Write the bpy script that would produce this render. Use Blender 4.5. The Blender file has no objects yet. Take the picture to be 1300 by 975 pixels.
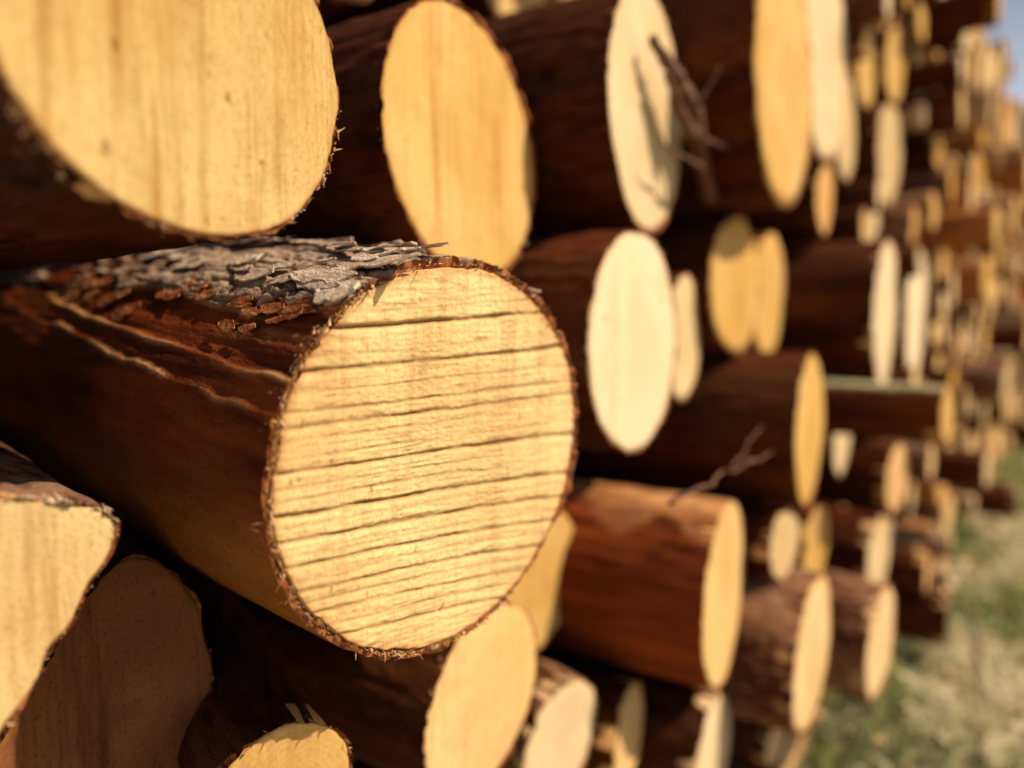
import bpy, bmesh, math, random
import numpy as np
from mathutils import Vector, Matrix
scene = bpy.context.scene
R = math.radians

# ---------------------------------------------------------------- camera
DIST, HEIGHT = 0.56, 1.12                      # metres from the face of the stack, metres above the ground
cd = bpy.data.cameras.new('camera'); cam = bpy.data.objects.new('camera', cd)
scene.collection.objects.link(cam); scene.camera = cam
cam.location = (0, -DIST, HEIGHT)
cam.rotation_euler = (R(90 - 4.823), 0, R(-90 + 43.15))
cd.sensor_width = 36; cd.lens = 36 * 800 / 1300
cd.clip_start = 0.02; cd.clip_end = 600
cd.dof.use_dof = True; cd.dof.focus_distance = 0.43; cd.dof.aperture_fstop = 1.5

# ---------------------------------------------------------------- sky, sun, exposure
SUN = Vector((0.38, -0.58, 0.71)).normalized()  # towards the sun
w = bpy.data.worlds.new('World'); scene.world = w; w.use_nodes = True
nt = w.node_tree; bg = nt.nodes['Background']
sky = nt.nodes.new('ShaderNodeTexSky'); sky.sky_type = 'NISHITA'; sky.sun_disc = False
sky.sun_elevation = math.asin(SUN.z); sky.sun_rotation = math.atan2(SUN.x, SUN.y)
sky.dust_density = 2.0; sky.air_density = 1.0
# pale haze low over the horizon, the same all the way round
tc = nt.nodes.new('ShaderNodeTexCoord'); sx = nt.nodes.new('ShaderNodeSeparateXYZ'); nt.links.new(tc.outputs['Generated'], sx.inputs[0])
mr = nt.nodes.new('ShaderNodeMapRange'); mr.interpolation_type = 'SMOOTHSTEP'
for i_, v_ in ((1, 0.0), (2, 0.55), (3, 0.85), (4, 0.0)): mr.inputs[i_].default_value = v_
nt.links.new(sx.outputs[2], mr.inputs[0])
mxs = nt.nodes.new('ShaderNodeMix'); mxs.data_type = 'RGBA'; nt.links.new(mr.outputs[0], mxs.inputs[0]); nt.links.new(sky.outputs[0], mxs.inputs[6])
mxs.inputs[7].default_value = (16.0, 16.8, 19.5, 1); nt.links.new(mxs.outputs[2], bg.inputs[0]); bg.inputs[1].default_value = 0.05
sd = bpy.data.lights.new('sun', 'SUN'); sun = bpy.data.objects.new('sun', sd); scene.collection.objects.link(sun)
sd.energy = 5.0; sd.angle = R(0.5); sd.color = (1.0, 0.87, 0.64)
sun.rotation_euler = SUN.to_track_quat('Z', 'Y').to_euler(); sun.location = (2, -4, 6)
scene.view_settings.view_transform = 'Standard'; scene.view_settings.look = 'None'
scene.view_settings.exposure = 0.27; scene.view_settings.gamma = 1
scene.cycles.max_bounces = 4; scene.cycles.diffuse_bounces = 1


# ---------------------------------------------------------------- helpers
C = scene.collection
_tab = np.random.RandomState(11).rand(4096)
def _h(i, j, k): return _tab[(i * 73856093 ^ j * 19349663 ^ k * 83492791) & 4095]
def vn(x, y, z):                               # value noise, -1..1
    x, y, z = np.broadcast_arrays(np.asarray(x, float), np.asarray(y, float), np.asarray(z, float))
    xi, yi, zi = [np.floor(a).astype(np.int64) for a in (x, y, z)]
    fx, fy, fz = [(lambda t: t * t * (3 - 2 * t))(a - b) for a, b in ((x, xi), (y, yi), (z, zi))]
    o = 0
    for a in (0, 1):
        for b in (0, 1):
            for c in (0, 1):
                o = o + (fx if a else 1 - fx) * (fy if b else 1 - fy) * (fz if c else 1 - fz) * _h(xi + a, yi + b, zi + c)
    return o * 2 - 1
def fbm(x, y, z, n=4):
    s = 0; a = 1; t = 0
    for i in range(n):
        s = s + a * vn(x * 2 ** i + 7.3 * i, y * 2 ** i, z * 2 ** i - 3.1 * i); t += a; a *= .5
    return s / t
def sstep(a, b, x):
    t = np.clip((x - a) / (b - a), 0, 1); return t * t * (3 - 2 * t)
def mesh(name, V, F, mats, smooth=True, attr=None, midx=None):
    m = bpy.data.meshes.new(name); m.from_pydata(np.asarray(V).tolist(), [], F if isinstance(F, list) else F.tolist())
    for q in mats: m.materials.append(q)
    m.polygons.foreach_set('use_smooth', [smooth] * len(m.polygons))
    if midx is not None: m.polygons.foreach_set('material_index', midx)
    for k, v in (attr or {}).items():
        a = m.attributes.new(k, 'FLOAT', 'POINT'); a.data.foreach_set('value', np.asarray(v, float))
    m.update(); return m
def put(name, me, parent=None, loc=None, rot=None, scale=None):
    o = bpy.data.objects.new(name, me); C.objects.link(o)
    if parent: o.parent = parent
    if loc is not None: o.location = loc
    if rot is not None: o.rotation_euler = rot
    if scale is not None: o.scale = scale
    return o
def tag(o, label=None, cat=None, group=None, kind=None):
    for k, v in (('label', label), ('category', cat), ('group', group), ('kind', kind)):
        if v: o[k] = v
    return o
class NB:                                      # small node builder
    def __init__(s, name):
        s.m = bpy.data.materials.new(name); s.m.use_nodes = True; s.t = s.m.node_tree
        s.b = s.t.nodes['Principled BSDF']; s.tc = s.t.nodes.new('ShaderNodeTexCoord')
        s.oi = s.t.nodes.new('ShaderNodeObjectInfo')
    def L(s, a, b): s.t.links.new(a, b)
    def mapping(s, scale, rot=(0, 0, 0)):
        n = s.t.nodes.new('ShaderNodeMapping'); n.inputs['Scale'].default_value = scale; n.inputs['Rotation'].default_value = rot
        s.L(s.tc.outputs['Object'], n.inputs[0]); return n.outputs[0]
    def noise(s, vec, scale, detail=4, rough=.55, dist=0.0):
        n = s.t.nodes.new('ShaderNodeTexNoise'); n.noise_dimensions = '4D'
        s.L(vec, n.inputs['Vector']); n.inputs['Scale'].default_value = scale; n.inputs['Detail'].default_value = detail
        n.inputs['Roughness'].default_value = rough; n.inputs['Distortion'].default_value = dist
        s.L(s.math('MULTIPLY', s.oi.outputs['Random'], 37.0), n.inputs['W']); return n.outputs['Fac']
    def vor(s, vec, scale, feature='F1'):
        n = s.t.nodes.new('ShaderNodeTexVoronoi'); n.feature = feature; s.L(vec, n.inputs['Vector']); n.inputs['Scale'].default_value = scale
        return n.outputs['Distance']
    def math(s, op, a, b=None, clamp=False):
        n = s.t.nodes.new('ShaderNodeMath'); n.operation = op; n.use_clamp = clamp
        for i, v in enumerate((a, b)):
            if v is None: continue
            if isinstance(v, (int, float)): n.inputs[i].default_value = v
            else: s.L(v, n.inputs[i])
        return n.outputs[0]
    def ramp(s, f, stops):
        n = s.t.nodes.new('ShaderNodeValToRGB'); e = n.color_ramp.elements
        while len(e) < len(stops): e.new(.5)
        for q, (p, c) in zip(e, stops): q.position = p; q.color = (*c, 1) if len(c) == 3 else c
        s.L(f, n.inputs[0]); return n.outputs[0]
    def mix(s, f, a, b, mode='MIX'):
        n = s.t.nodes.new('ShaderNodeMix'); n.data_type = 'RGBA'; n.blend_type = mode
        for i, v in ((0, f), (6, a), (7, b)):
            if isinstance(v, (int, float)): n.inputs[i].default_value = v
            elif isinstance(v, tuple): n.inputs[i].default_value = (*v, 1)
            else: s.L(v, n.inputs[i])
        return n.outputs[2]
    def attr(s, name):
        n = s.t.nodes.new('ShaderNodeAttribute'); n.attribute_name = name; return n.outputs['Fac']
    def bump(s, h, strength, dist):
        n = s.t.nodes.new('ShaderNodeBump'); n.inputs['Strength'].default_value = strength; n.inputs['Distance'].default_value = dist
        s.L(h, n.inputs['Height']); s.L(n.outputs[0], s.b.inputs['Normal'])
    def done(s, col, rough=.75, spec=.25):
        if isinstance(col, tuple): s.b.inputs['Base Color'].default_value = (*col, 1)
        else: s.L(col, s.b.inputs['Base Color'])
        s.b.inputs['Roughness'].default_value = rough; s.b.inputs['Specular IOR Level'].default_value = spec
        return s.m

# ---------------------------------------------------------------- materials
def wood_mat(name, light, mid, dark, saw=(0, 0, 0), streak=.5, rings=.25, groove=False, bump=.35):
    n = NB(name)
    st = n.mapping((1, 1, .07), saw)                        # saw streaks run along z before the turn
    a = n.noise(st, 120, 5, .65); b = n.noise(st, 34, 3, .5)
    big = n.noise(n.mapping((1, 1, 1)), 9, 3, .5)
    fine = n.noise(n.mapping((1, 1, .6), saw), 420, 5, .8)
    col = n.mix(n.ramp(big, [(.32, (0, 0, 0)), (.68, (1, 1, 1))]), mid, light)
    f = n.math('MULTIPLY', n.ramp(n.math('ADD', n.math('MULTIPLY', a, .6), n.math('MULTIPLY', b, .4)), [(.50, (0, 0, 0)), (.68, (1, 1, 1))]), streak)
    col = n.mix(f, col, dark)
    fl = n.math('MULTIPLY', n.ramp(fine, [(.52, (0, 0, 0)), (.68, (1, 1, 1))]), .85 if groove else .75)
    col = n.mix(fl, col, dark)
    heart = n.noise(n.mapping((1, 1, 1)), 16, 4, .6)        # patchy darker heartwood and sap stain
    col = n.mix(n.math('MULTIPLY', n.ramp(heart, [(.50, (0, 0, 0)), (.66, (1, 1, 1))]), .28), col, dark)
    sp = n.vor(n.mapping((1, 1, .45), saw), 95); pick = n.noise(n.mapping((1, 1, 1)), 60, 2, .5)
    spk = n.math('MULTIPLY', n.ramp(sp, [(.10, (1, 1, 1)), (.22, (0, 0, 0))]), n.ramp(pick, [(.56, (0, 0, 0)), (.62, (1, 1, 1))]))
    col = n.mix(n.math('MULTIPLY', spk, .7), col, (.20, .09, .03))
    # growth rings, faint: distance from the pith
    sep = n.t.nodes.new('ShaderNodeSeparateXYZ'); n.L(n.tc.outputs['Object'], sep.inputs[0])
    dx = n.math('ADD', n.math('SUBTRACT', sep.outputs[0], .012), n.math('MULTIPLY', n.math('SUBTRACT', big, .5), .045))
    rr = n.math('SQRT', n.math('ADD', n.math('MULTIPLY', dx, dx), n.math('MULTIPLY', sep.outputs[2], sep.outputs[2])))
    ring = n.math('SINE', n.math('MULTIPLY', n.math('ADD', rr, n.math('MULTIPLY', b, .016)), 1350))
    col = n.mix(n.math('MULTIPLY', n.math('MULTIPLY', n.math('ADD', ring, 1.0), .5), rings), col, dark)
    hw_ = n.ramp(n.math('ADD', rr, n.math('MULTIPLY', n.math('SUBTRACT', heart, .5), .05)), [(.045, (1, 1, 1)), (.075, (0, 0, 0))])
    col = n.mix(n.math('MULTIPLY', hw_, .16), col, dark)
    # each log its own shade
    hs = n.t.nodes.new('ShaderNodeHueSaturation')
    n.L(n.math('ADD', n.math('MULTIPLY', n.oi.outputs['Random'], .28), .86), hs.inputs['Value'])
    n.L(n.math('ADD', n.math('MULTIPLY', n.oi.outputs['Random'], -.25), 1.12), hs.inputs['Saturation'])
    n.L(col, hs.inputs['Color']); col = hs.outputs[0]
    if groove: col = n.mix(n.math('MULTIPLY', n.attr('groove'), .80, True), col, (.17, .075, .018))
    col = n.mix(n.math('MULTIPLY', n.attr('rim'), .55, True), col, (.42, .17, .045))
    h = n.math('ADD', n.math('MULTIPLY', a, .6), n.math('MULTIPLY', fine, .6))
    n.bump(h, bump, .0012)
    return n.done(col, .85, .06)
M = {}
M['wood_main'] = wood_mat('rough_sawn_wood', (.80, .54, .22), (.68, .40, .12), (.40, .20, .06), (0, R(90), 0), .65, .05, True, .5)
M['wood_big'] = wood_mat('pale_sawn_wood', (.80, .60, .31), (.70, .46, .20), (.42, .21, .07), (0, 0, 0), 1.0, .08, bump=1.3)
M['wood'] = wood_mat('tan_sawn_wood', (.78, .52, .24), (.70, .43, .16), (.44, .22, .07), (0, R(8), 0), .80, .14)
M['wood_pale'] = wood_mat('whitish_sawn_wood', (.71, .55, .34), (.68, .48, .26), (.50, .31, .14), (0, R(-6), 0), .65, .12)
M['wood_orange'] = wood_mat('orange_sawn_wood', (.74, .42, .14), (.62, .32, .09), (.40, .18, .05), (0, R(15), 0), .35, .10)
M['wood_shaded'] = wood_mat('shadow_brown_wood', (.25, .075, .008), (.16, .040, .004), (.05, .011, .001), (0, R(-12), 0), 1.0, .09)  # log B only: shade from the main log is put into the wood colour

def bark_mat(name, red, dark, grey, usegrey=.5, bump=.8, layered=False):
    n = NB(name)
    s1 = n.mapping((1, .16, 1)); s2 = n.mapping((1, .45, 1))
    a = n.noise(s1, 30, 5, .6, .3); b = n.noise(s2, 75, 5, .65, .4); c = n.noise(s1, 9, 3, .5)
    fine = n.noise(n.mapping((1, .5, 1)), 260, 3, .7)
    col = n.mix(n.ramp(a, [(.35, (0, 0, 0)), (.62, (1, 1, 1))]), dark, red)
    plate = n.ramp(n.math('ADD', n.math('MULTIPLY', b, .5), n.math('MULTIPLY', c, .5)), [(.47, (0, 0, 0)), (.56, (1, 1, 1))])
    if layered:
        lay = n.attr('plate')
        gc = n.mix(n.ramp(b, [(.36, (0, 0, 0)), (.60, (1, 1, 1))]), (.16, .07, .04), grey)
        gc = n.mix(n.math('MULTIPLY', n.ramp(fine, [(.45, (0, 0, 0)), (.7, (1, 1, 1))]), .5), gc, (.70, .56, .46))
        col = n.mix(lay, col, gc)
        col = n.mix(n.math('MULTIPLY', n.attr('lower'), n.ramp(c, [(.3, (.35, .35, .35)), (.65, (1, 1, 1))])), col, (.36, .135, .028))  # golden tint on the underside: bounced glow put into the bark colour
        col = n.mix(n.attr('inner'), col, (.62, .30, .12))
    else:
        col = n.mix(n.math('MULTIPLY', plate, usegrey), col, grey)
    crack = n.math('MULTIPLY', n.ramp(fine, [(.30, (1, 1, 1)), (.46, (0, 0, 0))]), .5)
    col = n.mix(crack, col, (.035, .012, .006))
    hs = n.t.nodes.new('ShaderNodeHueSaturation')
    n.L(n.math('ADD', n.math('MULTIPLY', n.oi.outputs['Random'], .45), .78), hs.inputs['Value'])
    n.L(col, hs.inputs['Color']); col = hs.outputs[0]
    h = n.math('ADD', n.math('ADD', n.math('MULTIPLY', a, 1.2), b), n.math('MULTIPLY', fine, .35))
    n.bump(h, bump, .006)
    return n.done(col, .82, .06)
M['bark_main'] = bark_mat('layered_pine_bark', (.24, .046, .009), (.06, .011, .003), (.60, .41, .29), 1, .7, True)
M['bark'] = bark_mat('red_brown_bark', (.085, .016, .003), (.018, .004, .001), (.13, .045, .018), .45)
M['bark_orange'] = bark_mat('orange_inner_bark', (.48, .17, .04), (.22, .06, .016), (.50, .27, .12), .5)
M['bark_pink'] = bark_mat('pinkish_weathered_bark', (.12, .036, .014), (.03, .008, .003), (.38, .20, .12), .8)
M['bark_moss'] = bark_mat('mossy_bark', (.12, .030, .008), (.04, .010, .003), (.42, .44, .22), 1, .7, True)
M['bark_pale'] = bark_mat('sun_bleached_bark', (.34, .17, .085), (.13, .05, .022), (.56, .37, .22), .8)
M['bark_brown'] = bark_mat('smooth_brown_bark', (.08, .020, .004), (.022, .006, .001), (.13, .045, .012), .3, .4)
n = NB('torn_inner_bark'); q = n.noise(n.mapping((1, .3, 1)), 160, 4, .7)
M['rim'] = n.done(n.ramp(q, [(.35, (.10, .022, .006)), (.65, (.34, .11, .03))]), .8, .2)
n = NB('splinter_fibre'); q = n.noise(n.mapping((1, 1, 1)), 90, 2, .5)
M['fibre'] = n.done(n.ramp(q, [(.35, (.34, .10, .025)), (.52, (.60, .32, .13)), (.72, (.80, .62, .40))]), .8, .2)
n = NB('grey_bark_flake'); q = n.noise(n.mapping((1, .3, 1)), 110, 5, .7)
f2 = n.noise(n.mapping((1, 1, 1)), 420, 3, .7)
col = n.mix(n.math('MULTIPLY', n.ramp(f2, [(.3, (1, 1, 1)), (.5, (0, 0, 0))]), .6), n.ramp(q, [(.30, (.22, .10, .06)), (.44, (.52, .35, .25)), (.64, (.78, .61, .49))]), (.06, .025, .015))
n.bump(n.math('ADD', q, f2), .8, .003); M['flake'] = n.done(col, .75, .2)
n = NB('dead_twig_bark'); q = n.noise(n.mapping((1, 1, 1)), 120, 3, .6)
M['twig'] = n.done(n.ramp(q, [(.35, (.05, .016, .007)), (.65, (.22, .095, .05))]), .7, .3)

# ---------------------------------------------------------------- log meshes (face at y = 0, stem runs to +y)
def outline(seed, r, n, polar=None, amp=.02):
    a = np.linspace(0, 2 * np.pi, n, endpoint=False) - np.pi
    if polar is not None:
        g = np.linspace(0, 2 * np.pi, len(polar), endpoint=False) - np.pi
        rr = np.interp(a, np.r_[g, g[0] + 2 * np.pi], np.r_[polar, polar[0]])
    else:
        rs = np.random.RandomState(seed); rr = np.full(n, r, float)
        for k in (2, 3, 4, 5): rr += r * amp * rs.randn() / (k * .6) * np.cos(k * a + rs.rand() * 7)
    rr = rr + r * .006 * vn(np.cos(a) * 6, np.sin(a) * 6, seed) + r * .004 * vn(np.cos(a) * 20, np.sin(a) * 20, seed)
    return a, rr
def face_mesh(name, a, rr, r, mat, rings=10, groove=None, seed=0, rough=.0006):
    n = len(a); t = np.linspace(0, 1, rings + 1)[1:] ** .85
    X = [0.0]; Z = [0.0]; T = [0.0]; fr = .985 + .010 * vn(np.cos(a) * 5, np.sin(a) * 5, seed + 2.5) + .003 * vn(np.cos(a) * 30, np.sin(a) * 30, seed)
    for q in t:
        X += list(q * rr * fr * np.cos(a)); Z += list(q * rr * fr * np.sin(a)); T += [q] * n
    X, Z, T = map(np.array, (X, Z, T))
    Y = rough * fbm(X * 60, Z * 60, seed, 3) + .004 * r / .15 * fbm(X * 7, Z * 7, seed + 9, 2)
    g = np.zeros(len(X))
    if groove is not None:
        dy, g = groove(X, Z); Y = Y + dy
    Y = Y + .0012 * (T > .995)
    k = len(X); X = np.r_[X, rr * fr * np.cos(a)]; Z = np.r_[Z, rr * fr * np.sin(a)]; Y = np.r_[Y, np.full(n, .03)]
    rim = np.r_[sstep(.955, 1.0, T), np.ones(n)]; g = np.r_[g, np.zeros(n)]
    F = [(0, 1 + (i + 1) % n, 1 + i) for i in range(n)]
    for j in range(rings):
        b0 = 1 + j * n; b1 = b0 + n
        F += [(b0 + i, b0 + (i + 1) % n, b1 + (i + 1) % n, b1 + i) for i in range(n)]
    return mesh(name, np.c_[X, Y, Z], F, [mat], True, {'rim': rim, 'groove': g})
def bark_mesh(name, a, rr, r, mat, length=2.3, rows=24, seed=0, amp=.004, layers=None, taper=.0, rag=.0025):
    n = len(a); t = np.linspace(0, 1, rows) ** 2.2 * length
    A, Tt = np.meshgrid(a, t); RR = np.broadcast_to(rr, A.shape)
    cx, cz = np.cos(A), np.sin(A)
    d = amp * fbm(cx * r * 40, Tt * 8, cz * r * 40 + seed, 4) + amp * .6 * vn(cx * r * 130, Tt * 22, cz * r * 130 + seed)
    plate = np.zeros(A.shape); inner = np.zeros(A.shape); lower = np.zeros(A.shape)
    if layers is not None:
        dl, plate, inner, *lo_ = layers(A, Tt, cx, cz)
        if lo_: lower = lo_[0]; d = d + dl
    rad = RR + d + taper * np.minimum(Tt, .6)
    Y = Tt + (Tt == 0) * rag * vn(cx * r * 160, 0 * cx, cz * r * 160 + seed)
    bend = .03 * np.sin(Tt * .9 + seed) * Tt / 2
    V = np.c_[(rad * cx + bend).ravel(), Y.ravel(), (rad * cz).ravel()]
    # inner lip: the torn edge of the bark round the cut
    lip = np.c_[rr * .972 * np.cos(a), np.full(n, .0035), rr * .972 * np.sin(a)]
    back = np.array([[0.0, length, 0.0]])
    V = np.r_[V, lip, back]; N0 = rows * n; F = []; mi = []
    for j in range(rows - 1):
        F += [(j * n + i, j * n + (i + 1) % n, (j + 1) * n + (i + 1) % n, (j + 1) * n + i) for i in range(n)]
    mi = [0] * len(F)
    F += [(N0 + i, N0 + (i + 1) % n, (i + 1) % n, i) for i in range(n)]; mi += [1] * n
    F += [((rows - 1) * n + i, (rows - 1) * n + (i + 1) % n, N0 + n) for i in range(n)]; mi += [0] * n
    z = np.zeros(n + 1)
    return mesh(name, V, F, [mat, M['rim']], True, {'plate': np.r_[plate.ravel(), z], 'inner': np.r_[inner.ravel(), z], 'lower': np.r_[lower.ravel(), z]}, mi)
def splinters(name, a, rr, count, seed, length=.012, sector=None, mat='fibre'):
    rs = random.Random(seed); V = []; F = []
    for _ in range(count):
        for _t in range(50):
            i = rs.randrange(len(a)); an = a[i]
            if sector is None or sector(math.degrees(an)) > rs.random(): break
        an += rs.uniform(-.02, .02); r0 = rr[i] * rs.uniform(.985, 1.008)
        p = Vector((r0 * math.cos(an), rs.uniform(-.002, .010), r0 * math.sin(an)))
        out = Vector((math.cos(an), 0, math.sin(an)))
        tan = Vector((-math.sin(an), 0, math.cos(an)))
        d = (out * rs.uniform(-.1, .35) + tan * rs.uniform(-1.3, 1.3) + Vector((0, rs.uniform(-.9, .5), 0))).normalized()
        side = d.cross(out + Vector((0, .01, 0))).normalized() * rs.uniform(.0004, .0016)
        L = length * (.12 + .88 * rs.random() ** 2.5) * (1.8 if rs.random() < .04 else 1); curl = Vector((rs.uniform(-1, 1), rs.uniform(-1, 1), rs.uniform(-1, 1))) * .5
        k0 = len(V); q = p.copy()
        th = side.cross(d).normalized() * side.length * .6
        for s in range(5):
            wd = 1 - s / 4.6
            V += [tuple(q - side * wd), tuple(q + side * wd), tuple(q + th * wd)]
            q = q + d * L / 4; d = (d + curl * .35).normalized()
        for s in range(4):
            b = k0 + 3 * s
            for u in range(3):
                v = (u + 1) % 3; F.append((b + u, b + v, b + 3 + v, b + 3 + u))
    return mesh(name, V, F, [M[mat]], True)

# ---------------------------------------------------------------- setting: ground
def ground_z(x, y):
    slope = np.clip((x - 1.3) * .5, 0, .19) + .05
    near = np.clip((x - 1.3) * .5, 0, .19)
    out = sstep(-.15, -1.6, y)
    return slope - .18 * out * (slope > 0) + .018 * fbm(x * 3, y * 3, 0, 4) + .05 * fbm(x * .7, y * .7, 5, 2) * out
def axis(lo, hi, c, fine, coarse):
    v = [c]; s = fine
    while v[-1] < hi: v.append(v[-1] + s); s = min(coarse, s * 1.045)
    u = [c]; s = fine
    while u[-1] > lo: u.append(u[-1] - s); s = min(coarse, s * 1.045)
    return np.array(u[:0:-1] + v)
gx = axis(-150, 250, 2.0, .03, 12); gy = axis(-200, 200, -.4, .03, 12)
GX, GY = np.meshgrid(gx, gy); GZ = ground_z(GX, GY)
V = np.c_[GX.ravel(), GY.ravel(), GZ.ravel()]
nx, ny = len(gx), len(gy)
idx = np.arange(nx * ny).reshape(ny, nx)
F = np.c_[idx[:-1, :-1].ravel(), idx[:-1, 1:].ravel(), idx[1:, 1:].ravel(), idx[1:, :-1].ravel()]
n = NB('dry_grassy_soil')
a = n.noise(n.mapping((1, 1, 1)), 3.0, 5, .6); b = n.noise(n.mapping((1, 1, 1)), 38, 5, .7); c2 = n.noise(n.mapping((1, 1, 1)), 1.1, 2, .5)
col = n.ramp(b, [(.34, (.24, .18, .09)), (.5, (.46, .38, .22)), (.68, (.62, .53, .36))])
col = n.mix(n.math('MULTIPLY', n.ramp(a, [(.46, (0, 0, 0)), (.60, (1, 1, 1))]), .75), col, (.11, .13, .03))
n.bump(b, .8, .02)
M['soil'] = n.done(col, .95, .1)
g = put('ground', mesh('ground', V, F, [M['soil']])); tag(g, kind='structure')

def blade_mat(name, c0, c1):
    n = NB(name); q = n.noise(n.mapping((1, 1, 1)), 14, 3, .6)
    return n.done(n.ramp(q, [(.38, c0), (.62, c1)]), .7, .2)
M['straw'] = blade_mat('dry_straw', (.46, .40, .22), (.66, .60, .40))
M['green'] = blade_mat('green_grass_blade', (.15, .20, .035), (.34, .40, .10))
def blades(name, mat, count, seed, dens, hmin, hmax, lean):
    rs = np.random.RandomState(seed)
    x = 1.15 + (rs.rand(count * 4) ** 2.0) * 11; y = .12 - rs.rand(count * 4) ** 1.3 * 3.2
    keep = rs.rand(len(x)) < dens(x, y); x = x[keep][:count]; y = y[keep][:count]; k = len(x)
    z = ground_z(x, y) - .004
    h = rs.uniform(hmin, hmax, k) * (1 + .05 * x); an = rs.rand(k) * 6.283; wd = rs.uniform(.0012, .003, k) * (1 + .22 * x)
    la = rs.rand(k) * 6.283; le = rs.uniform(.2, 1, k) * lean
    sx, sy = np.cos(an) * wd, np.sin(an) * wd
    lx, ly = np.cos(la) * le, np.sin(la) * le
    P = []
    for t, ws, up in ((0, 1, 0), (.5, .8, .62), (1, .05, 1.0)):
        cxx = x + lx * h * t ** 1.6; cyy = y + ly * h * t ** 1.6; czz = z + h * up * np.sqrt(np.clip(1 - (le * .55) ** 2, .1, 1))
        P += [np.c_[cxx - sx * ws, cyy - sy * ws, czz], np.c_[cxx + sx * ws, cyy + sy * ws, czz]]
    V = np.stack(P, 1).reshape(-1, 3); b = np.arange(k)[:, None] * 6
    F = np.concatenate([b + np.array([[0, 1, 3, 2]]), b + np.array([[2, 3, 5, 4]])])
    return tag(put(name, mesh(name, V, F, [M[mat]], False)), kind='stuff')
patch = lambda x, y: sstep(-.14, .26, fbm(x * 1.6, y * 1.6, 3.0, 3))
o = blades('dry_grass', 'straw', 30000, 1, lambda x, y: 1 - .6 * patch(x, y), .02, .075, 1.4)
tag(o, 'dry straw coloured grass along the foot of the log stack', 'dry grass')
o = blades('green_grass', 'green', 26000, 2, lambda x, y: patch(x, y), .02, .07, .9)
tag(o, 'green grass tufts growing through the straw beside the log stack', 'grass')

q_ = np.random.RandomState(6); V = []; F = []
for k in range(900):
    x = 1.2 + q_.rand() ** 1.7 * 7; y = -.02 - q_.rand() ** 1.6 * 1.3; z = float(ground_z(np.array([x]), np.array([y]))[0]) + .012
    L, W_, H_ = q_.uniform(.006, .022) * (1 + .15 * x), q_.uniform(.003, .010) * (1 + .15 * x), q_.uniform(.001, .004)
    m_ = Matrix.Translation((x, y, z)) @ Matrix.Rotation(q_.uniform(0, 6.28), 4, 'Z') @ Matrix.Rotation(q_.uniform(-.5, .5), 4, 'X') @ Matrix.Rotation(q_.uniform(-.5, .5), 4, 'Y')
    k0 = len(V)
    V += [tuple(m_ @ Vector((a * L * (1 if c < 0 else .8), b_ * W_ * q_.uniform(.6, 1), c * H_))) for a in (-1, 1) for b_ in (-1, 1) for c in (-1, 1)]
    F += [tuple(k0 + j for j in f) for f in ((0, 1, 3, 2), (4, 6, 7, 5), (0, 4, 5, 1), (2, 3, 7, 6), (0, 2, 6, 4), (1, 5, 7, 3))]
o = tag(put('wood_chips', mesh('wood_chips', V, F, [M['wood_pale']], False)), 'pale wood chips and bark crumbs scattered in the grass along the stack', 'wood chips', None, 'stuff')

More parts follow.
